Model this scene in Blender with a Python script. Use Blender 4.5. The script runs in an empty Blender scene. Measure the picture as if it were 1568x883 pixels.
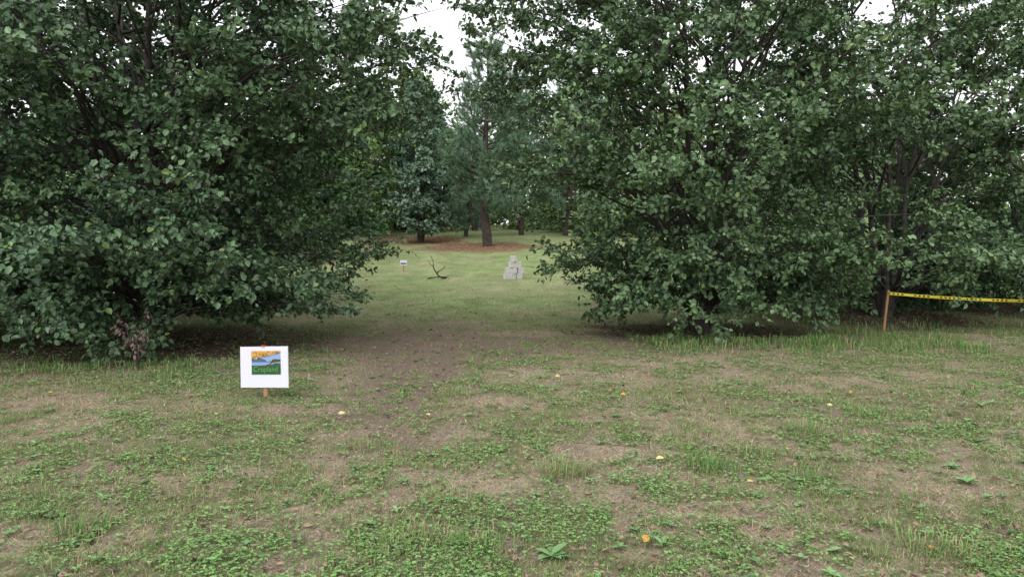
import bpy, math, numpy as np
from mathutils import Vector
R = np.random.default_rng(7)
sc = bpy.context.scene
sc.view_settings.view_transform='Standard'; sc.view_settings.look='None'; sc.view_settings.exposure=0

# ---------------- helpers ----------------
def hash2(i,j,s):
    v=np.sin(i*127.1+j*311.7+s*74.7)*43758.5453
    return v-np.floor(v)
def vn(x,y,s=0):
    i=np.floor(x);j=np.floor(y);fx=x-i;fy=y-j
    fx=fx*fx*(3-2*fx);fy=fy*fy*(3-2*fy)
    a=hash2(i,j,s);b=hash2(i+1,j,s);c=hash2(i,j+1,s);d=hash2(i+1,j+1,s)
    return (a*(1-fx)+b*fx)*(1-fy)+(c*(1-fx)+d*fx)*fy
def fbm(x,y,s=0,o=4):
    t=0;a=.5;n=0;ca,sa=.8,.6
    for k in range(o):
        t=t+a*vn(x+k*17.3,y-k*9.1,s+k);n+=a;a*=.55
        x,y=(ca*x-sa*y)*2,(sa*x+ca*y)*2
    return t/n
def ss(a,b,x):
    t=np.clip((x-a)/(b-a),0,1);return t*t*(3-2*t)
def nz(v): return v/np.maximum(np.linalg.norm(v,axis=-1,keepdims=True),1e-9)
def height(x,y):
    x=np.asarray(x,float);y=np.asarray(y,float)
    q=np.clip(y-13,0,12); z=.005*q*q
    l=np.clip(y-25,0,1e9); z=z+.13*40*(1-np.exp(-l/40))
    side=ss(9,20,x); z=z*(1-.55*side)
    z=z+(fbm(x*.5,y*.5,3)-.5)*.07*ss(1,4,y)+(fbm(x*2.3,y*2.3,5)-.5)*.04
    return z
def build(name,parts,mats,parent=None,loc=None,smooth=False):
    Vs=[];LI=[];LS=[];MI=[];C=[];vo=0;lo=0
    for V,F,col,mi in parts:
        V=np.asarray(V,float);F=np.asarray(F,int)
        if len(F)==0: continue
        Vs.append(V);LI.append((F+vo).ravel());m,k=F.shape
        LS.append(lo+np.arange(m)*k);MI.append(np.full(m,mi))
        c=np.ones((len(V),4));c[:,:3]=col;C.append(c)
        vo+=len(V);lo+=m*k
    Vs=np.concatenate(Vs);LI=np.concatenate(LI);LS=np.concatenate(LS);MI=np.concatenate(MI);C=np.concatenate(C)
    me=bpy.data.meshes.new(name)
    me.vertices.add(len(Vs));me.vertices.foreach_set('co',Vs.astype(np.float32).ravel())
    me.loops.add(len(LI));me.loops.foreach_set('vertex_index',LI.astype(np.int32))
    me.polygons.add(len(LS));me.polygons.foreach_set('loop_start',LS.astype(np.int32))
    me.polygons.foreach_set('material_index',MI.astype(np.int32))
    me.update(calc_edges=True)
    me.polygons.foreach_set('use_smooth',np.full(len(LS),smooth))
    a=me.attributes.new('Col','FLOAT_COLOR','POINT');a.data.foreach_set('color',C.astype(np.float32).ravel())
    for m in mats: me.materials.append(m)
    ob=bpy.data.objects.new(name,me);sc.collection.objects.link(ob)
    if parent: ob.parent=parent
    if loc is not None: ob.location=loc
    return ob
def empty(name,loc):
    e=bpy.data.objects.new(name,None);e.location=loc;e.empty_display_size=.3;sc.collection.objects.link(e);return e
def tube(P,r,k=6):
    P=np.asarray(P,float);n=len(P);r=np.broadcast_to(r,(n,))
    T=nz(np.gradient(P,axis=0));ref=np.array([.31,.95,.12]) if abs(T[0][2])>.8 else np.array([0,0,1.])
    S=nz(np.cross(T,ref));U=np.cross(S,T);a=np.arange(k)/k*2*np.pi
    V=(P[:,None]+r[:,None,None]*(S[:,None]*np.cos(a)[None,:,None]+U[:,None]*np.sin(a)[None,:,None])).reshape(-1,3)
    F=[]
    for i in range(n-1):
        for j in range(k): F.append([i*k+j,i*k+(j+1)%k,(i+1)*k+(j+1)%k,(i+1)*k+j])
    return V,np.array(F)
def prisms(A,B,ra,rb):
    T=nz(B-A);S=nz(np.cross(T,np.array([.3,.2,.93])));U=np.cross(S,T);n=len(A);V=np.zeros((n,6,3))
    ra=np.broadcast_to(ra,(n,));rb=np.broadcast_to(rb,(n,))
    for j in range(3):
        o=S*math.cos(j*2.094)+U*math.sin(j*2.094)
        V[:,j]=A+o*ra[:,None];V[:,3+j]=B+o*rb[:,None]
    b=np.arange(n)[:,None,None]*6
    F=np.array([[0,1,4,3],[1,2,5,4],[2,0,3,5]])[None]+b
    return V.reshape(-1,3),F.reshape(-1,4)
LT=np.array([[0,0,0],[.3,.5,.10],[.68,.42,.07],[1,0,-.08],[.68,-.42,.07],[.3,-.5,.10]])
def leafmesh(pos,d,nr,L,W,t=LT):
    d=nz(d);s=nz(np.cross(d,nr));u=np.cross(s,d);n=len(pos)
    L=np.broadcast_to(L,(n,));W=np.broadcast_to(W,(n,))
    V=pos[:,None]+d[:,None]*(t[None,:,0]*L[:,None])[...,None]+s[:,None]*(t[None,:,1]*W[:,None])[...,None]+u[:,None]*(t[None,:,2]*L[:,None])[...,None]
    b=np.arange(n)[:,None,None]*6
    F=np.array([[0,1,2,3],[3,4,5,0]])[None]+b
    return V.reshape(-1,3),F.reshape(-1,4)

# ---------------- materials ----------------
def mat(name,base=None,rough=.8,spec=.3,nscale=0,namt=.3,bump=0,trans=0,diff=False):
    m=bpy.data.materials.new(name);m.use_nodes=True;N=m.node_tree.nodes;L=m.node_tree.links
    p=N['Principled BSDF'];p.inputs['Roughness'].default_value=rough;p.inputs['Specular IOR Level'].default_value=spec
    if base is None:
        a=N.new('ShaderNodeAttribute');a.attribute_name='Col';c=a.outputs['Color']
    else:
        a=N.new('ShaderNodeRGB');a.outputs[0].default_value=(*base,1);c=a.outputs[0]
    if diff:
        N.remove(p);p=N.new('ShaderNodeBsdfDiffuse');L.new(c,p.inputs['Color']);L.new(p.outputs[0],N['Material Output'].inputs['Surface']);return m
    if nscale:
        tc=N.new('ShaderNodeTexCoord');n=N.new('ShaderNodeTexNoise');n.inputs['Scale'].default_value=nscale;n.inputs['Detail'].default_value=6;n.inputs['Roughness'].default_value=.75
        L.new(tc.outputs['Object'],n.inputs['Vector'])
        mr=N.new('ShaderNodeMapRange');mr.inputs[1].default_value=.3;mr.inputs[2].default_value=.7;mr.inputs[3].default_value=1-namt;mr.inputs[4].default_value=1+namt
        L.new(n.outputs['Fac'],mr.inputs[0]);vm=N.new('ShaderNodeVectorMath');vm.operation='SCALE'
        L.new(c,vm.inputs[0]);L.new(mr.outputs[0],vm.inputs['Scale']);c=vm.outputs[0]
        if bump:
            b=N.new('ShaderNodeBump');b.inputs['Strength'].default_value=bump;b.inputs['Distance'].default_value=.03
            L.new(n.outputs['Fac'],b.inputs['Height']);L.new(b.outputs[0],p.inputs['Normal'])
    L.new(c,p.inputs['Base Color'])
    return m
M_leaf=mat('leaf_foliage',rough=.42,spec=.45)
M_leaf2=mat('distant_foliage',diff=True)
M_bark=mat('tree_bark',(.075,.068,.06),rough=.95,spec=.1,nscale=9,namt=.5,bump=.6)
M_pbark=mat('pine_bark',(.06,.048,.043),rough=.95,spec=.1,nscale=7,namt=.6,bump=.8)
M_grass=mat('grass_blades',diff=True)
M_ground=mat('ground_soil',rough=1,spec=.05,nscale=42,namt=.6,bump=.9)
M_litter=mat('leaf_litter',diff=True)
M_wood=mat('stake_wood',(.36,.21,.12),rough=.85,spec=.1,nscale=30,namt=.3)
M_conc=mat('concrete',(.58,.56,.55),rough=.95,spec=.1,nscale=14,namt=.25,bump=.3)
M_col=mat('painted_print',rough=.6,spec=.3)
M_dead=mat('dead_wood',(.05,.042,.036),rough=.95,spec=.1,nscale=20,namt=.4)

# ---------------- layout ----------------
pears=[(-6.3,12.2),(-11.2,11.6),(-7.6,19.0),(3.75,13.9),(8.7,16.6),(13.4,18.2)]
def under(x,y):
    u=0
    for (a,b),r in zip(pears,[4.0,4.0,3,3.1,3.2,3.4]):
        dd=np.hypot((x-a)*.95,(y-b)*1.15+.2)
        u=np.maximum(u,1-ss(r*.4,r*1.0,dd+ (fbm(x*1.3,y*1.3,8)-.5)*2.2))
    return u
def spot(x,y,a,b,rx,ry):
    return np.exp(-((x-a)/rx)**2-((y-b)/ry)**2)
def fields(x,y):
    n1=fbm(x*1.0,y*.8,11,5);n2=fbm(x*4.1,y*3.7,21,4);n4=fbm(x*9,y*9,27,3)
    dry=ss(.475,.63,n1*.45+n2*.38+n4*.17)*.85
    for s in [(2.1,6.5,.8,.6),(-.1,4.9,.7,.35),(1.2,4.4,.6,.35),(-2.6,3.9,.6,.4),(-1.35,4.4,.5,.3),(.8,5.6,.7,.4),(2.7,10,1.6,.8),(1,23,2.4,1.2),(-1.1,6.2,.8,.5),(1.5,3.9,.5,.25),(.4,9.2,1.0,.6),(-4.6,7.2,1.1,.5),(-.4,7.4,1.0,.4)]:
        dry=np.maximum(dry,spot(x,y,*s)*ss(.36,.56,n2*.6+n4*.4)*1.25)
    dry=np.clip(dry,0,1)
    dirt=ss(.59,.71,n2*.5+n4*.5)*.72
    path=spot(x,y,-2.0,12.0,1.0,1.5)*1.6+spot(x,y,-.6,11.6,.9,1.1)*1.3+spot(x,y,-1.3,9.3,.65,1.7)*1.15+spot(x,y,-1.2,6.9,.5,.9)+spot(x,y,-1.0,5.9,.35,.4)*.9+spot(x,y,1.3,12.3,2.7,1.1)+spot(x,y,-1.5,14.5,1.2,1.5)*.7+spot(x,y,-3.9,9.5,1.5,.6)*.6
    path=np.clip(path*ss(.34,.58,n2*.4+n1*.25+n4*.35)*1.35,0,.94)
    u=under(x,y)
    pine=np.maximum(spot(x,y,-1.6,34.5,2.9,2.6),spot(x,y,-5.2,38,3.4,3.0));pine=np.clip(ss(.25,.6,pine+(n1-.5)*.8),0,1)*.9
    far=ss(14,20,y)
    return dry*(1-.5*far),np.clip(np.maximum(dirt*(1-.7*far),path),0,1),u,pine

# ---------------- ground ----------------
def axis(lo,hi,n,k):
    t=np.linspace(-1,1,n);s=np.sinh(t*k)/np.sinh(k)
    return np.where(s<0,-s*lo,s*hi)
gx=axis(-700,700,640,7.2);gy=np.concatenate([np.linspace(-700,-12,20),np.linspace(-10,2,25),np.geomspace(2.05,50,560),np.geomspace(50.5,900,60)])
X,Y=np.meshgrid(gx,gy);x=X.ravel();y=Y.ravel()
dry,dirt,u,pine=fields(x,y)
f1=fbm(x*9,y*9,51,3)[:,None];f2=fbm(x*2,y*2,61,3)[:,None]
f3=fbm(x*14+7,y*14,56,3)
col=np.array([.135,.155,.07])*(.5+1.0*f1)
def mixc(c,t,k): return c*(1-k[:,None])+np.array(t)*k[:,None]
far=ss(13,19,y)[:,None]
col=mixc(col,[.24,.185,.135],ss(.40,.60,f3)*.78*(1-far[:,0]*.6))
col=col*(1-far*.75)+far*.75*(np.array([.21,.27,.115])*(.55+.9*f2))
col=mixc(col,[.34,.275,.20],dry*.82);col=mixc(col,[.18,.137,.11],dirt*.9)
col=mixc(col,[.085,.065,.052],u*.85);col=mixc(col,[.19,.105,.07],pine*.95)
gz=height(x,y)
nx,ny=len(gx),len(gy)
I=(np.arange(ny-1)[:,None]*nx+np.arange(nx-1)[None]).ravel()
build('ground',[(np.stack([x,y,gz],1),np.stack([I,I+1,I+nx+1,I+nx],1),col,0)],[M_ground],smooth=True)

# ---------------- lawn ----------------
def sample(n,d0,d1,ang=46):
    d=np.exp(R.uniform(math.log(d0),math.log(d1),n));x=R.uniform(-1,1,n)*d*math.tan(math.radians(ang))*.95
    return x,d
parts=[]
def tri_blades(x,y,h,w,lean,col):
    n=len(x);z=height(x,y)-.004;a=R.uniform(0,2*np.pi,n);b=R.uniform(0,2*np.pi,n)
    V=np.zeros((n,3,3));base=np.stack([x,y,z],1)
    s=np.stack([np.cos(a),np.sin(a),0*a],1)*w[:,None]*.5
    tip=np.stack([np.cos(b)*np.sin(lean),np.sin(b)*np.sin(lean),np.cos(lean)],1)*h[:,None]
    V[:,0]=base-s;V[:,1]=base+s;V[:,2]=base+tip
    return V.reshape(-1,3),np.arange(n*3).reshape(-1,3),np.repeat(col,3,0)
n=540000;x,y=sample(n,2.5,36)
dry,dirt,u,pine=fields(x,y)
tn=fbm(x*4.3,y*4.3,77,3);tn2=fbm(x*1.5,y*1.5,78,3)
keep=R.random(n)<np.clip(1-.84*dirt-.65*u-pine*.9,.06,1)*np.clip(.1+1.7*tn,.2,1)
x,y,dry,dirt,u,tn,tn2=[v[keep] for v in (x,y,dry,dirt,u,tn,tn2)];n=len(x)
isdry=R.random(n)<np.clip(.22+dry*.7+dirt*.27,0,.92)
sc_=np.clip(y/5,.75,4)**.75
h=R.uniform(.02,.055,n)*(.5+1.1*tn)*(.6+.8*tn2)*(1+.25*ss(8,20,y));h=np.where(isdry,h*1.15,h*(1-.3*dry))
w=R.uniform(.003,.0058,n)*sc_
lean=np.where(isdry,R.uniform(.9,1.52,n),R.uniform(.1,1.2,n))
v=R.uniform(.55,1.45,(n,1));hu=np.clip(R.random((n,1))*.7+(tn2[:,None]-.3)*.8,0,1)
g=np.array([.135,.24,.075])*(1-hu)+np.array([.25,.295,.12])*hu
fr=ss(12,20,y)[:,None];g=g*(1-fr)+fr*(g*1.15+np.array([.035,.045,.02]))
dcol=np.array([.52,.43,.32])*(1-hu)+np.array([.34,.235,.17])*hu
c=np.where(isdry[:,None],dcol,g)*v
V,F,C=tri_blades(x,y,h,w,lean,c);parts.append((V,F,C,0))
# clover and small broad weeds
n=125000;x,y=sample(n,2.5,15)
dry,dirt,u,pine=fields(x,y);cn=fbm(x*1.9,y*1.9,91,4)
keep=R.random(n)<(.08+.92*ss(.42,.58,cn))*np.clip(1-.87*dry-.94*dirt-.7*u,.03,1)
x,y=x[keep],y[keep];n=len(x)
hz=R.uniform(.012,.04,n);sz=R.uniform(.008,.018,n)*np.clip(y/5,.8,2.4)**.6;a0=R.uniform(0,6.28,n)
cc=np.array([.12,.235,.082])*R.uniform(.6,1.5,(n,1))+np.array([.06,.035,0.01])*R.random((n,1))
for k in range(3):
    a=a0+k*2.09;d=np.stack([np.cos(a),np.sin(a),R.uniform(-.2,.4,n)],1)
    nr=np.stack([R.normal(0,.3,n),R.normal(0,.3,n),np.ones(n)],1)
    V,F=leafmesh(np.stack([x,y,height(x,y)+hz],1),d,nr,sz,sz*.9);parts.append((V,F,np.repeat(cc,6,0),0))
# curved blade tufts
def tuft(px,py,nb,hh,spread,colr,wid=.005):
    x=px+R.normal(0,spread,nb);y=py+R.normal(0,spread,nb);z=height(x,y)-.005
    a=np.arctan2(y-py,x-px)+R.normal(0,.7,nb);L=hh*R.uniform(.5,1.15,nb);o=R.uniform(.15,.95,nb)
    dx=np.cos(a);dy=np.sin(a);V=np.zeros((nb,5,3));s=np.stack([-dy,dx,0*dx],1)*wid*.5
    b=np.stack([x,y,z],1);m=b+np.stack([dx*L*o*.35,dy*L*o*.35,L*.6],1);t=b+np.stack([dx*L*o,dy*L*o,L*(.95-.55*o)],1)
    V[:,0]=b-s;V[:,1]=b+s;V[:,2]=m+s*.8;V[:,3]=m-s*.8;V[:,4]=t
    i=np.arange(nb)*5
    cb=colr*R.uniform(.6,1.4,(nb,1));dr=R.random(nb)<.18;cb[dr]=np.array([.38,.30,.20])
    c=np.repeat(cb,5,0);V=V.reshape(-1,3)
    parts.append((V,np.stack([i,i+1,i+2,i+3],1),c,0));parts.append((V,np.stack([i+3,i+2,i+4],1),c,0))
def gp(px,py):
    d=1742/(py-385);return (px-784)/1089*d,d
G=np.array([.12,.225,.065]);G2=np.array([.18,.26,.09])
for (px,py,nb,hh,sp) in [(860,728,240,.15,.09),(1090,722,240,.14,.09),(1150,700,60,.10,.06),(1235,668,180,.17,.12),(690,607,150,.13,.14),(1120,762,50,.09,.05),
    (1240,738,60,.10,.06),(600,845,160,.11,.1),(655,835,140,.11,.1),(735,850,170,.11,.1),(100,815,160,.11,.1),(30,800,90,.10,.1),(1430,850,170,.12,.12),(1490,860,70,.12,.08),
    (1330,640,120,.13,.15),(1180,700,60,.09,.07),(740,580,70,.10,.12),(980,660,60,.09,.08),(850,640,80,.09,.1),(1050,690,50,.09,.05),(270,600,80,.10,.15),(330,650,60,.09,.1),(1010,840,60,.09,.06),(560,690,70,.09,.1),(1500,600,120,.14,.25),(1400,560,160,.16,.4)]:
    a,b=gp(px,py);tuft(a,b,nb,hh,sp,G if R.random()<.5 else G2)
for i in range(950):
    x,y=sample(1,2.5,20,48);dr,di,uu,pi_=fields(x,y)
    if R.random()<di[0]*.9+uu[0]*.6: continue
    tuft(x[0],y[0],int(R.integers(12,40)),R.uniform(.04,.10),R.uniform(.03,.1),(G if R.random()<.5 else G2),.004*max(1,(y[0]/6)**.7))
for i in range(170):
    t=R.uniform(0,1);tuft(3.6+R.uniform(-1.4,4.2),12.0+R.normal(0,.45)+abs(t-.5)*.5,30,R.uniform(.10,.22),.12,G,.008)
for i in range(110):
    tuft(-6.5+R.uniform(-4,3),9.8+R.normal(0,.45),25,R.uniform(.06,.16),.12,G,.008)
for i in range(80):
    tuft(R.uniform(5.5,14),14.6+R.normal(0,.9),25,R.uniform(.1,.25),.15,G,.009)
build('lawn_grass',parts,[M_grass])

# broadleaf weeds
parts=[]
wl=[(845,858,.11,7),(1020,845,.07,5),(1180,820,.06,5),(1490,745,.09,7),(1465,720,.08,6),(230,545,.11,7),(1040,512,.14,8),(945,640,.06,5),(180,560,.1,7),(315,725,.06,6),(560,830,.06,5),(860,650,.06,5),(1510,625,.09,7)]
for px,py,s,k in wl: 
    a,b=gp(px,py)
    ang=np.arange(k)*2.4+R.random();d=np.stack([np.cos(ang),np.sin(ang),R.uniform(.1,.8,k)],1)
    p=np.repeat([[a,b,float(height(a,b))+.01]],k,0);V,F=leafmesh(p,d,np.tile([[0,0,1.]],(k,1)),s*R.uniform(.7,1.15,k),s*.45)
    parts.append((V,F,np.array([.12,.23,.08])*R.uniform(.8,1.3),0))
for i in range(700):
    x,y=sample(1,2.5,14,48);dr,di,uu,_=fields(x,y)
    if R.random()<di[0]*.5: continue
    k=int(R.integers(4,9));s=R.uniform(.02,.055);ang=np.arange(k)*2.4+R.random();d=np.stack([np.cos(ang),np.sin(ang),R.uniform(.0,.7,k)],1)
    p=np.repeat([[x[0],y[0],float(height(x,y)[0])+.015]],k,0);V,F=leafmesh(p,d,np.tile([[0,0,1.]],(k,1)),s*R.uniform(.7,1.15,k),s*.5)
    parts.append((V,F,np.array([.12,.23,.08])*R.uniform(.6,1.4),0))
build('broadleaf_weeds',parts,[M_leaf])

# fallen leaves
parts=[]
def fallen(x,y,L,c,lift=.02,tilt=.45):
    n=len(x);a=R.uniform(0,6.28,n);d=np.stack([np.cos(a),np.sin(a),R.normal(0,.15,n)],1)
    nr=np.stack([R.normal(0,tilt,n),R.normal(0,tilt,n),np.ones(n)],1)
    V,F=leafmesh(np.stack([x,y,height(x,y)+lift],1),d,nr,L,L*.62);parts.append((V,F,np.repeat(c,6,0),0))
n=26000;x=R.uniform(-16,17,n);y=R.uniform(7.5,22,n);u=under(x,y);p_=fields(x,y)[1]
k=R.random(n)<np.clip(u*.9+p_*.15,0,1);x,y=x[k],y[k];n=len(x)
fallen(x,y,R.uniform(.045,.08,n),np.array([.18,.125,.095])*R.uniform(.4,1.7,(n,1)),.012)
n=5000;x,y=sample(n,2.5,15);fallen(x,y,R.uniform(.02,.05,n),np.array([.22,.15,.115])*R.uniform(.4,1.5,(n,1)),.015)
yl=[(325,643),(281,672),(657,642),(816,627),(858,582),(938,606),(952,612),(1060,576),(1310,606),(1280,628),(1020,713),(1150,750),(990,847),(1440,858),(271,713),(1213,697),(68,608),(805,710),(515,640)]
xy=np.array([gp(*q) for q in yl]);n=len(xy)
cy=np.array([[.54,.40,.10],[.52,.29,.07],[.52,.46,.22]])[R.integers(0,3,n)]
fallen(xy[:,0],xy[:,1],R.uniform(.055,.08,n)*(.8+.035*xy[:,1]),cy,.040,.45)
build('fallen_leaves',parts,[M_litter])
parts=[]
n=30000;x=R.uniform(-13,7,n);y=R.uniform(28,48,n);pn=fields(x,y)[3];k=R.random(n)<pn;x,y=x[k],y[k];n=len(x)
V,F,C=tri_blades(x,y,R.uniform(.1,.25,n),np.full(n,.025),R.uniform(1.1,1.5,n),np.array([.25,.13,.085])*R.uniform(.5,1.5,(n,1)));parts.append((V,F,C,0))
build('pine_straw',parts,[M_litter])

# ---------------- broadleaf tree generator ----------------
def tree(name,loc,seed,H,prof,dirf,nprim,nsec,ntw,nlf,leafL,c0,c1,nst=6,stemr=.075,spread=.32,lower=.3,extra=0,bark=M_bark,zb=.3,lmat=None,amp=.34,top=0):
    global R
    R=np.random.default_rng(seed)
    lz=float(height(loc[0],loc[1]));e=empty(name,(loc[0],loc[1],lz))
    pz=[p[0] for p in prof];pr=[p[1] for p in prof];Rm=max(pr)
    wood=[];stems=[]
    for i in range(nst):
        az=i/nst*6.283+R.uniform(-.4,.4);sp=spread*Rm*R.uniform(.3,1.1);hh=H*R.uniform(.8,.97);t=np.linspace(0,1,12)
        rad=.05+.06*(nst>1)+sp*t**.85
        P=np.stack([np.cos(az)*rad+np.cumsum(R.normal(0,.045,12)),np.sin(az)*rad+np.cumsum(R.normal(0,.045,12)),-.08+hh*t],1)
        P[0,:2]*=.6;stems.append(P);rr=stemr*R.uniform(.6,1.15)*(1-.88*t)+.006;rr[0]*=1.5
        V,F=tube(P,rr,8);wood.append((V,F,(1,1,1),0))
    A=[];T=[];t2=[];hue=[]
    cnt=0
    while cnt<nprim+extra+top:
        if cnt<nprim:
            ze=R.uniform(lower,H);th=R.uniform(0,6.283);rr=np.interp(ze,pz,pr)
            if R.random()>(rr/Rm)**1: continue
        elif cnt<nprim+extra: # low skirt of leafy shoots
            ze=R.uniform(lower,1.6);th=R.uniform(0,6.283);rr=np.interp(ze,pz,pr)
        else: # extra boughs on the side that grows out over the open lawn
            ze=R.uniform(3.2,6.5);th=R.uniform(-1.0,.5);rr=np.interp(ze,pz,pr)
        lob=1+(amp if ze>2 else min(amp,.2))*(vn(np.array([th*2.3+seed]),np.array([ze*1.3]),seed)[0]-.5)*2
        rf=R.uniform(.10,1)**.38
        if cnt>=nprim+extra: rf=R.uniform(.7,1.0)
        re=rr*dirf(th,ze)*lob*rf
        end=np.array([math.cos(th)*re,math.sin(th)*re,ze])
        best=min(R.choice(nst,min(3,nst),replace=False),key=lambda s:np.hypot(*(stems[s][6,:2]-end[:2])))
        S=stems[best];hd=np.hypot(*end[:2]);z0=np.clip(ze-hd*R.uniform(.12,.75),zb+R.random()*.5,S[-1,2]*.95)
        st=np.array([np.interp(z0,S[:,2],S[:,k]) for k in range(3)])
        L=np.linalg.norm(end-st)
        t=np.linspace(0,1,8)[:,None];P=st+(end-st)*t;P[:,2]+=.10*L*np.sin(np.pi*t[:,0]);P[1:-1]+=R.normal(0,.035*L/3,(6,3))
        wood.append((*tube(P,np.linspace(.010+.006*L,.004,8),5),(1,1,1),0))
        ns=max(3,int(nsec*(.45+.55*L/Rm)));hb=R.uniform(0,1)
        for q in range(ns):
            tt=R.uniform(.2,1)**.8
            if q==0: tt=1.
            k=min(int(tt*7),6);f=tt*7-k;A.append(P[k]*(1-f)+P[k+1]*f);T.append(P[k+1]-P[k]);t2.append(tt);hue.append(hb)
        cnt+=1
    A=np.array(A);T=nz(np.array(T));t2=np.array(t2);m=len(A)
    S=nz(np.cross(T,[0,0,1.]))*np.where(R.random(m)<.5,1,-1)[:,None];a=R.uniform(.3,1.25,m)*(t2<.999)
    D=nz(T*np.cos(a)[:,None]+S*np.sin(a)[:,None]+np.stack([0*a,0*a,R.normal(.10,.25,m)],1))
    L2=R.uniform(.3,1.0,m)*(1.25-.55*t2)*Rm/4.4
    Mid=A+D*L2[:,None]*.5+R.normal(0,.03,(m,3));E=A+D*L2[:,None]+np.stack([0*a,0*a,R.normal(-.04,.08,m)],1)
    wood.append((*prisms(A,Mid,.0065,.005),(1,1,1),0));wood.append((*prisms(Mid,E,.005,.003),(1,1,1),0))
    f=R.uniform(.15,1,(m,ntw));f[:,0]=1
    base=A[:,None]+(E-A)[:,None]*f[...,None];dd=nz(D[:,None]+R.normal(0,.6,(m,ntw,3))*np.array([1,1,.6])+np.array([0,0,.08]))
    L3=R.uniform(.14,.42,(m,ntw))*Rm/4.4;base=base.reshape(-1,3);dd=dd.reshape(-1,3);L3=L3.ravel()
    tip=base+dd*L3[:,None];tip[:,2]-=.03
    wood.append((*prisms(base,tip,.003,.0015),(1,1,1),0))
    mt=len(base)
    g=np.linspace(.15,1.05,nlf)[None]+R.normal(0,.05,(mt,nlf))
    p=base[:,None]+(tip-base)[:,None]*g[...,None]+R.normal(0,.018,(mt,nlf,3))
    ld=nz(dd[:,None]*.6+R.normal(0,.75,(mt,nlf,3))+np.array([0,0,-.22]))
    out=p*np.array([1,1,0]);out=nz(out)
    nr=nz(R.normal(0,.5,(mt,nlf,3))+np.array([0,0,.85])+out*.5)
    Ls=leafL*R.uniform(.5,1.2,(mt,nlf))
    p=p.reshape(-1,3);ld=ld.reshape(-1,3);nr=nr.reshape(-1,3);Ls=Ls.ravel();N=len(p)
    ok=p[:,2]+lz>height(p[:,0]+loc[0],p[:,1]+loc[1])+.06
    tw=np.repeat(np.clip(.55*np.repeat(hue,ntw)+.45*R.random(mt),0,1),nlf)[:,None]
    c=np.array(c0)*(1-tw)+np.array(c1)*tw;c=c*R.uniform(.65,1.35,(N,1))
    s=R.random(N);c[s<.03]*=[1.6,1.45,.9]
    p,ld,nr,Ls,c=p[ok],ld[ok],nr[ok],Ls[ok],c[ok]
    V,F=leafmesh(p,ld,nr,Ls,Ls*.72)
    build('trunk_and_limbs',wood,[bark],parent=e,smooth=True)
    build('leaves',[(V,F,np.repeat(c,6,0),0)],[lmat or M_leaf],parent=e)
    return e
def dcam(k): return lambda th,z:1-k*max(0,-math.sin(th))**2
def sm(a,b,z): return float(ss(a,b,np.array(z)))
def dA(th,z): return (1-.18*max(0,-math.sin(th))**2)*(1+(-.10+.30*sm(1.8,4.3,z))*max(0,math.cos(th))**2)
def dD(th,z): return (1-.08*max(0,-math.sin(th))**2)*(1+(-.05+.27*sm(1.2,3.2,z))*max(0,-math.cos(th))**2)
c0=(.065,.125,.06);c1=(.14,.228,.095)
a0_=(.055,.11,.056);a1_=(.12,.20,.09)
PA=[(.2,2.3),(.5,3.3),(1.1,4.1),(2.5,4.1),(3.5,4.2),(4.5,4.4),(6,4.4),(7.5,3.7),(9.4,1.2)]
PD=[(.2,1.3),(.5,2.0),(1.1,2.6),(1.6,3.1),(3,3.9),(4.5,4.3),(6,4.4),(7.5,3.6),(9.5,.8)]
tree('pear_tree',pears[0],121,9.4,PA,dA,215,12,6,8,.100,a0_,a1_,nst=7,extra=24,amp=.20,top=26)
tree('pear_tree',pears[1],102,9,PA,dcam(.2),105,11,6,7,.12,a0_,a1_,nst=6)
tree('pear_tree',pears[2],103,8,[(.8,1.5),(1.6,3.3),(4,3.6),(6,3.4),(8,.8)],dcam(0),85,10,5,7,.14,c0,(.15,.23,.085),nst=5,lower=.9,lmat=M_leaf2)
tree('pear_tree',pears[3],114,9.4,PD,dD,215,12,6,8,.100,c0,c1,nst=7,extra=30)
tree('pear_tree',pears[4],105,8.5,[(.2,2.4)]+PA[1:],dcam(.1),125,11,6,7,.12,c0,c1,nst=6,extra=20)
tree('pear_tree',pears[5],106,7.6,PA,dcam(.1),95,11,6,7,.125,c0,c1,nst=6)
# background single trees
narrow=[(.3,.9),(1.2,1.6),(3,1.7),(5,1.5),(7,1.0),(8.8,.2)]
tree('ornamental_pear_tree',(-4.75,37),107,8.2,narrow,dcam(0),120,12,5,7,.17,(.14,.21,.155),(.20,.29,.21),nst=3,lower=.4,stemr=.09,spread=.2,lmat=M_leaf2)  # leaf colours lightened and greyed to paint in distance haze
tree('sweetgum_tree',(-8.6,41),108,9.2,[(1,2.2),(3,3.4),(6,3.0),(9.2,.8)],dcam(0),100,10,5,6,.24,(.12,.20,.085),(.19,.27,.11),nst=3,lower=.6,lmat=M_leaf2)
tree('sweetgum_tree',(-6.4,47),110,10.3,[(1,2.2),(3,3.2),(6,2.8),(10.3,.8)],dcam(0),100,10,5,6,.26,(.16,.24,.11),(.22,.30,.14),nst=3,lower=.6,lmat=M_leaf2)
tree('oak_tree',(-8.2,30),109,5.2,[(.3,2),(1.5,2.8),(3,2.5),(5.2,.6)],dcam(0),90,9,5,6,.17,(.05,.10,.05),(.09,.15,.07),nst=4,lower=.3,lmat=M_leaf2)

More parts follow.
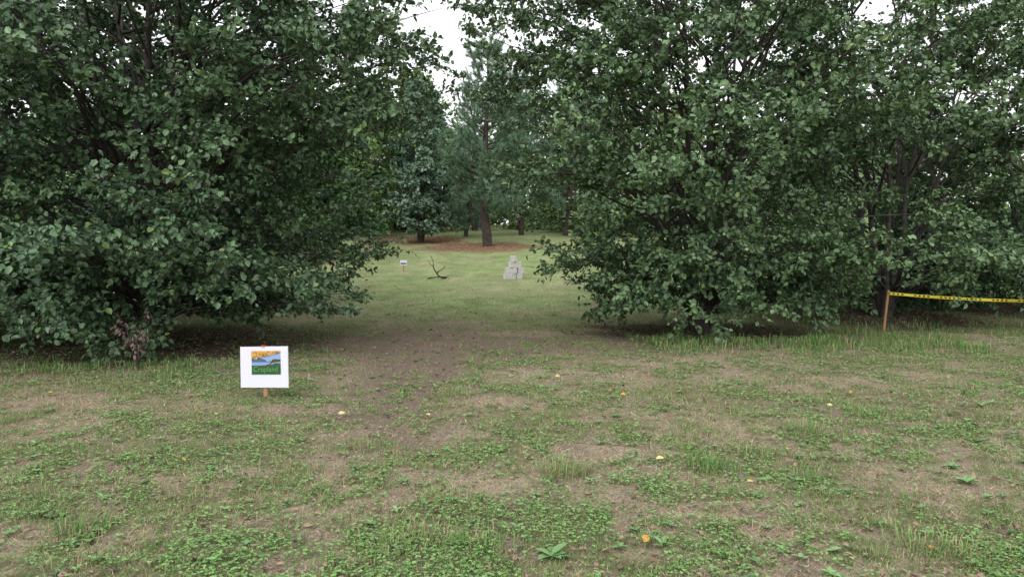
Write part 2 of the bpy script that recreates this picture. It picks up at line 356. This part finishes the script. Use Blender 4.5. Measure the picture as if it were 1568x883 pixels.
# ---------------- pines ----------------
def pine(loc,seed,H,Rm,r0,z0,nn=30):
    global R
    R=np.random.default_rng(seed);lz=float(height(*loc));e=empty('pine_tree',(loc[0],loc[1],lz))
    t=np.linspace(0,1,14);P=np.stack([np.cumsum(R.normal(0,.05,14)),np.cumsum(R.normal(0,.05,14)),-.1+H*t],1)
    wood=[(*tube(P,r0*(1-.9*t)+.01,10),(1,1,1),0)];tp=[];td=[]
    z=z0
    while z<H*.99:
        f=(z-z0)/(H-z0);L0=Rm*(1-f)**.7*(.55+.45*min(1,f*5+.3))+.25
        for k in range(int(R.integers(3,6))):
            az=R.uniform(0,6.28);L=L0*R.uniform(.5,1.25);up=.15+.75*f;s=np.linspace(0,1,7)
            c=np.array([np.interp(z,P[:,2],P[:,0]),np.interp(z,P[:,2],P[:,1]),z])
            B=c+np.stack([np.cos(az)*L*s,np.sin(az)*L*s,L*(up*s-.25*s*(1-s)+.15*s**3)],1)+R.normal(0,.02,(7,3))
            wood.append((*tube(B,np.linspace(.035*L/2+.008,.006,7),5),(1,1,1),0))
            for q in range(int(9*L)+3):
                u_=R.uniform(.35,1);i=min(int(u_*6),5);b=B[i]+(B[i+1]-B[i])*(u_*6-i);d=nz(B[i+1]-B[i])+R.normal(0,.5,3);d[2]+=.25;d=d/np.linalg.norm(d)
                l=R.uniform(.15,.5);wood.append((*prisms(b[None],(b+d*l)[None],.007,.004),(1,1,1),0))
                for w_ in (.55,1.): tp.append(b+d*l*w_);td.append(d)
        z+=R.uniform(.22,.42)
    tp=np.array(tp);td=np.array(td);m=len(tp)
    d=nz(td[:,None]*.75+R.normal(0,.55,(m,nn,3)));Ln=R.uniform(.13,.26,(m,nn,1));b=np.repeat(tp[:,None],nn,1)+td[:,None]*R.uniform(-.12,.05,(m,nn,1))
    s=nz(np.cross(d,R.normal(0,1,(m,nn,3))))*.009
    V=np.stack([b-s,b+s,b+d*Ln],2).reshape(-1,3)
    cc=np.array([.15,.235,.15])*R.uniform(.6,1.5,(m,1,1))*np.ones((1,nn*3,1))
    build('trunk_and_branches',wood,[M_pbark],parent=e,smooth=True)
    build('needles',[(V,np.arange(len(V)).reshape(-1,3),cc.reshape(-1,3),0)],[M_grass],parent=e)
pine((-1.3,35),201,9.6,2.4,.24,1.6,28)
pine((-2.6,48),202,9.5,2.8,.2,1.5,20)
pine((.6,43),203,9.5,2.5,.17,1.0,22)
pine((-2.7,41),204,5.8,2.2,.12,.5,22)
pine((3.2,42),205,10,2.6,.2,1.5,18)

# ---------------- distant tree mass ----------------
R=np.random.default_rng(31)
parts=[]
def blob(cx,cy,H,Rr,n,s,c,zlow=.4,wood=True):
    z0=float(height(cx,cy))
    K=14;kc=np.stack([R.normal(0,Rr*.45,K),R.normal(0,Rr*.45,K),R.uniform(zlow,H*.9,K)],1);kr=Rr*R.uniform(.35,.62,K)*np.clip(1.25-kc[:,2]/H*.7,.4,1)
    i=R.integers(0,K,n);p=kc[i]+nz(R.normal(0,1,(n,3)))*kr[i][:,None]*R.uniform(.5,1.15,(n,1))*np.array([1,1,1.25])
    p[:,2]=np.abs(p[:,2])+.1;p+=np.array([cx,cy,z0])
    V,F=leafmesh(p,R.normal(0,1,(n,3))+[0,0,-.3],nz(R.normal(0,.6,(n,3))+[0,-.2,.8]),s*R.uniform(.5,1.3,n),s*.6*R.uniform(.7,1.2,n))
    cl=np.array(c)*R.uniform(.65,1.35,(K,1))[i]*R.uniform(.7,1.35,(n,1));parts.append((V,F,np.repeat(cl,6,0),0))
    if wood:
        t=np.linspace(0,1,6);P=np.stack([cx+R.normal(0,.1,6),cy+R.normal(0,.1,6),z0-.2+H*.8*t],1);V,F=tube(P,.16*(1-.8*t)+.02,6);parts.append((V,F,(1,1,1),1))
cols=[(.13,.20,.10),(.17,.25,.11),(.19,.27,.125),(.11,.17,.105)]  # greens lightened: haze of distance is put into the leaf colour
for i in range(95):
    cx=-58+116*(i+.5)/95+R.uniform(-1,1);cy=R.uniform(52,70)
    H=R.uniform(7,9.5) if -6<cx<-1 else R.uniform(9,13)
    blob(cx,cy,H,R.uniform(2.4,3.6),1200,.46,cols[R.integers(0,4)])
build('distant_trees',parts,[M_leaf2,M_bark])
parts=[]
for i in range(70):
    cx=R.uniform(-32,32);cy=R.uniform(40,50)
    if -8<cx<3: cy=R.uniform(48,52)
    blob(cx,cy,R.uniform(1.8,3.6),R.uniform(1.4,2.3),700,.28,cols[R.integers(0,4)],.2,False)
for i in range(9):
    blob(R.uniform(9,17),R.uniform(17.5,21),R.uniform(1.2,2.2),R.uniform(1,1.5),1800,.12,(.055,.10,.058),.15,False)
for i in range(7):
    blob(R.uniform(-17,-9),R.uniform(14,17),R.uniform(1.6,3),R.uniform(1.2,1.8),2000,.12,(.05,.09,.05),.2,False)
build('undergrowth_bushes',parts,[M_leaf2,M_bark])

# ---------------- dead sapling with withered leaves ----------------
R=np.random.default_rng(5)
a=(-5.15,9.75);e=empty('withered_sapling',(a[0],a[1],float(height(*a))))
wood=[];pp=[];dd=[]
for k in range(5):
    az=[2.6,3.0,.2,1.2,5.][k];l=[.45,.3,.12,.3,.2][k];t=np.linspace(0,1,6)
    P=np.stack([np.cos(az)*l*t,np.sin(az)*l*t*.6,[.62,.78,.85,.7,.5][k]*t**(.8)],1)+R.normal(0,.02,(6,3));P[0]=0
    wood.append((*tube(P,np.linspace(.011,.003,6),5),(1,1,1),0))
    for q in range(20):
        u_=R.uniform(.25,1)*5;i=min(int(u_),4);pp.append(P[i]+(P[i+1]-P[i])*(u_-i)+R.normal(0,.035,3));dd.append([R.normal(0,.6),R.normal(0,.6),-.7])
pp=np.array(pp);n=len(pp);V,F=leafmesh(pp,np.array(dd),R.normal(0,1,(n,3)),R.uniform(.05,.085,n),R.uniform(.02,.04,n))
build('stems',wood,[M_dead],parent=e);build('withered_leaves',[(V,F,np.repeat(np.array([.21,.145,.135])*R.uniform(.4,1.4,(n,1)),6,0),0)],[M_litter],parent=e)

# ---------------- boxes ----------------
def box(cx,cy,cz,sx,sy,sz):
    V=np.array([[i,j,k] for i in(-.5,.5) for j in(-.5,.5) for k in(-.5,.5)])*[sx,sy,sz]+[cx,cy,cz]
    return V,np.array([[0,1,3,2],[4,6,7,5],[0,4,5,1],[2,3,7,6],[0,2,6,4],[1,5,7,3]])
def bev(o,w):
    m=o.modifiers.new('bevel','BEVEL');m.width=w;m.segments=2;return o
# ---------------- information sign ----------------
sx,sy=gp(402,612);gz0=float(height(sx,sy))
e=empty('yard_sign',(sx,sy,gz0));e.rotation_euler=(math.radians(-4),math.radians(-2.6),math.radians(-14))
W,Hh=.585,.445;zc=.345
build('board',[(*box(0,0,zc,W,.012,Hh),(.66,.66,.74),0)],[M_col],parent=e)
bev(build('stake',[(*box(0,.026,.22,.04,.036,.62),(1,1,1),0)],[M_wood],parent=e),.003)
build('red_flag_clip',[(*box(-.005,-.004,zc+Hh/2+.006,.05,.024,.012),(.55,.09,.03),0)],[M_col],parent=e)
pw,ph=.355,.255;px0=-.15;pz0=zc-.08
def poly(pts,c,yy):
    V=np.array([[px0+p[0]*pw,yy,pz0+p[1]*ph] for p in pts]);return V,np.array([list(range(len(pts)))]),c,0
pts=[]
pts.append(poly([(0,0),(1,0),(1,1),(0,1)],(.25,.36,.55),-.0075))
rr=np.random.default_rng(3)
xs=np.linspace(0,1,12)
def strip(y0,y1,c,yy):
    V=[];
    for i,x_ in enumerate(xs): V+= [[px0+x_*pw,yy,pz0+y0[i]*ph],[px0+x_*pw,yy,pz0+y1[i]*ph]]
    return np.array(V),np.array([[2*i,2*i+2,2*i+3,2*i+1] for i in range(11)]),c,0
pts.append(strip(.5+0*xs,.66+.10*np.sin(xs*5+1)+.03*rr.normal(size=12),(.07,.12,.18),-.0085))
pts.append(strip(.36+0*xs,.52+0*xs,(.20,.32,.56),-.0095))
pts.append(strip(0*xs,.36+.12*xs**2+.03*rr.normal(size=12),(.035,.09,.03),-.0105))
pts.append(strip(.34+.3*(xs>.72),.38+.4*np.clip(xs-.45,0,1),(.08,.06,.03),-.0115))
pts.append(strip(.98-.30*np.clip(1-xs*1.2,.25,1)+.04*rr.normal(size=12),.995+0*xs,(.6,.28,.04),-.0125))
for i in range(90):
    u_,v_=rr.random(),rr.random();u_=u_*.97;z_=.97-v_*.35*(1.1-u_)
    s=.03;pts.append(poly([(u_,z_-s),(min(u_+s,1),z_),(u_,min(z_+s*.8,1)),(max(u_-s,0),z_)],[(.6,.32,.05),(.55,.18,.03),(.15,.14,.03),(.65,.45,.1)][rr.integers(0,4)],-.0132-.00005*i))
build('printed_picture',pts,[M_col],parent=e)
fc=bpy.data.curves.new('lettering','FONT');fc.body='Cropland';fc.size=.08;fc.extrude=.0004;fc.align_x='CENTER'
fo=bpy.data.objects.new('lettering',fc);sc.collection.objects.link(fo);fo.parent=e;fo.location=(px0+pw/2,-.0195,pz0+.03);fo.rotation_euler=(math.pi/2,0,0)
fc.materials.append(mat('lettering_green',(.10,.32,.10),rough=.6))

# ---------------- small far sign ----------------
def onhill(px,d): x_=(px-784)/1089*d;return x_,d
fx,fy=onhill(618,26);e=empty('small_sign',(fx,fy,float(height(fx,fy))))
build('panel',[(*box(0,0,.34,.25,.01,.18),(.75,.76,.80),0),(*box(0,-.007,.31,.21,.003,.05),(.06,.08,.14),0)],[M_col],parent=e)
build('stake',[(*box(0,.018,.16,.03,.024,.38),(1,1,1),0)],[M_wood],parent=e)

# ---------------- stacked concrete blocks ----------------
bx,by=onhill(785,24.5);e=empty('concrete_block_stack',(bx,by,float(height(bx,by))-.02));e.rotation_euler=(0,0,.25)
def cblock(nm,x_,y_,z_,rz,tint=1.):
    w=.035;p=[]
    for Bx in [(0,.0825+0,.1,.4,w,.2),(0,-.0825,.1,.4,w,.2),(-.1825,0,.1,w,.13,.2),(.1825,0,.1,w,.13,.2),(0,0,.1,w,.13,.2)]:
        p.append((*box(*Bx),(1,1,1),0))
    o=build(nm,p,[M_conc],parent=e);o.location=(x_,y_,z_);o.rotation_euler=(0,0,rz);bev(o,.008)
cblock('block_1',-.10,0,0,.12);cblock('block_2',.25,.03,0,1.35);cblock('block_3',.02,.24,0,-.05)
cblock('block_4',-.06,.02,.202,-.16);cblock('block_5',.25,.05,.202,1.72);cblock('block_6',.09,.02,.404,.22)
cblock('block_7',.06,.08,.606,1.2)

# ---------------- fallen branch ----------------
fx,fy=onhill(668,24.5);e=empty('fallen_branch',(fx,fy,float(height(fx,fy))))
Rr=np.random.default_rng(12);wood=[]
def br(pts,r0,r1):
    P=np.array(pts,float);t=np.linspace(0,1,len(P));tt=np.linspace(0,1,14);Q=np.stack([np.interp(tt,t,P[:,k]) for k in range(3)],1)
    Q[1:-1]=(Q[:-2]+Q[1:-1]*2+Q[2:])/4;Q+=Rr.normal(0,.006,Q.shape);wood.append((*tube(Q,np.linspace(r0,r1,14),6),(1,1,1),0))
br([(.35,0,.02),(.15,0,.05),(0,.05,.18),(-.12,.1,.4),(-.1,.1,.62),(-.22,.1,.8)],.032,.008)
br([(-.02,.05,.2),(.12,0,.28),(.28,-.05,.36),(.3,-.05,.46)],.022,.006)
br([(-.3,0,.02),(0,-.03,.07),(.3,.1,.05),(.45,.1,.12)],.025,.008)
br([(-.1,.1,.4),(-.22,.05,.5),(-.3,.05,.66)],.012,.004);br([(.1,0,.06),(.3,-.2,.08),(.5,-.3,.03)],.02,.006)
build('limbs',wood,[M_dead],parent=e,smooth=True)

# ---------------- caution tape fence ----------------
def fence(p0,p1,hh,sag,nm):
    e=empty(nm,(p0[0],p0[1],float(height(*p0))));z1=float(height(*p1))-e.location.z
    dx,dy=p1[0]-p0[0],p1[1]-p0[1];L=math.hypot(dx,dy)
    V,F=box(0,0,hh/2-.06,.045,.04,hh+.14);V[:,0]+=V[:,2]*.09;bev(build('stake',[(V,F,(1,1,1),0)],[M_wood],parent=e),.004)
    V,F=box(dx,dy,z1+hh/2-.06,.045,.04,hh+.14);bev(build('stake_far',[(V,F,(1,1,1),0)],[M_wood],parent=e),.004)
    n=160;t=np.linspace(0,1,n);nxv=np.array([-dy,dx,0])/L
    C=np.stack([.06+dx*t,dy*t-.03,hh-.05+(z1)*t-sag*4*t*(1-t)],1);tw=.25*np.sin(t*9)+.35*np.sin(t*31)
    up=np.stack([0*t,np.sin(tw),np.cos(tw)],1)*.028
    V=np.stack([C-up,C+up],1).reshape(-1,3);F=np.array([[2*i,2*i+2,2*i+3,2*i+1] for i in range(n-1)])
    col=np.tile([.68,.56,.04],(len(V),1));P=[(V,F,col,0)]
    for off in(-.003,.003):
        A=[];
        for i in range(n-1):
            if (i%12)<7 and i%2==0:
                a_,b_=i,i+1;o=nxv*off
                A.append(np.array([C[a_]-up[a_]*.5+o,C[b_]-up[b_]*.5+o,C[b_]+up[b_]*.5+o,C[a_]+up[a_]*.5+o]))
        A=np.concatenate(A);P.append((A,np.arange(len(A)).reshape(-1,4),(.02,.02,.02),0))
    build('caution_tape',P,[M_col],parent=e)
fence((7.45,14.2),(14.2,14.0),.82,.16,'caution_tape_fence')
fence((17.5,30),(32,29),.9,.1,'caution_tape_fence')

# ---------------- sky, sun, camera ----------------
w=bpy.data.worlds.new('World');sc.world=w;w.use_nodes=True;N=w.node_tree.nodes;L=w.node_tree.links
sk=N.new('ShaderNodeTexSky');sk.sky_type='NISHITA';sk.sun_disc=False;sk.sun_elevation=math.radians(50);sk.sun_rotation=math.radians(200);sk.dust_density=5
hs=N.new('ShaderNodeHueSaturation');hs.inputs['Saturation'].default_value=.15;L.new(sk.outputs[0],hs.inputs['Color'])
mx=N.new('ShaderNodeMixRGB');mx.inputs[0].default_value=.7;mx.inputs[2].default_value=(13.4,13.6,14.0,1);L.new(hs.outputs[0],mx.inputs[1])
L.new(mx.outputs[0],N['Background'].inputs['Color']);N['Background'].inputs['Strength'].default_value=.15
sd=bpy.data.lights.new('sun','SUN');sd.energy=1.45;sd.angle=math.radians(45);sd.color=(1,.97,.92)
so=bpy.data.objects.new('sun',sd);sc.collection.objects.link(so)
az=math.radians(200);el=math.radians(50);dv=Vector((math.sin(az)*math.cos(el),math.cos(az)*math.cos(el),math.sin(el)))
so.rotation_euler=dv.to_track_quat('Z','Y').to_euler()
cd=bpy.data.cameras.new('camera');cd.lens=25;cd.sensor_width=36;cd.clip_end=3000
co=bpy.data.objects.new('camera',cd);sc.collection.objects.link(co);co.location=(0,0,1.6);co.rotation_euler=(math.radians(90-2.97),0,0)
sc.camera=co
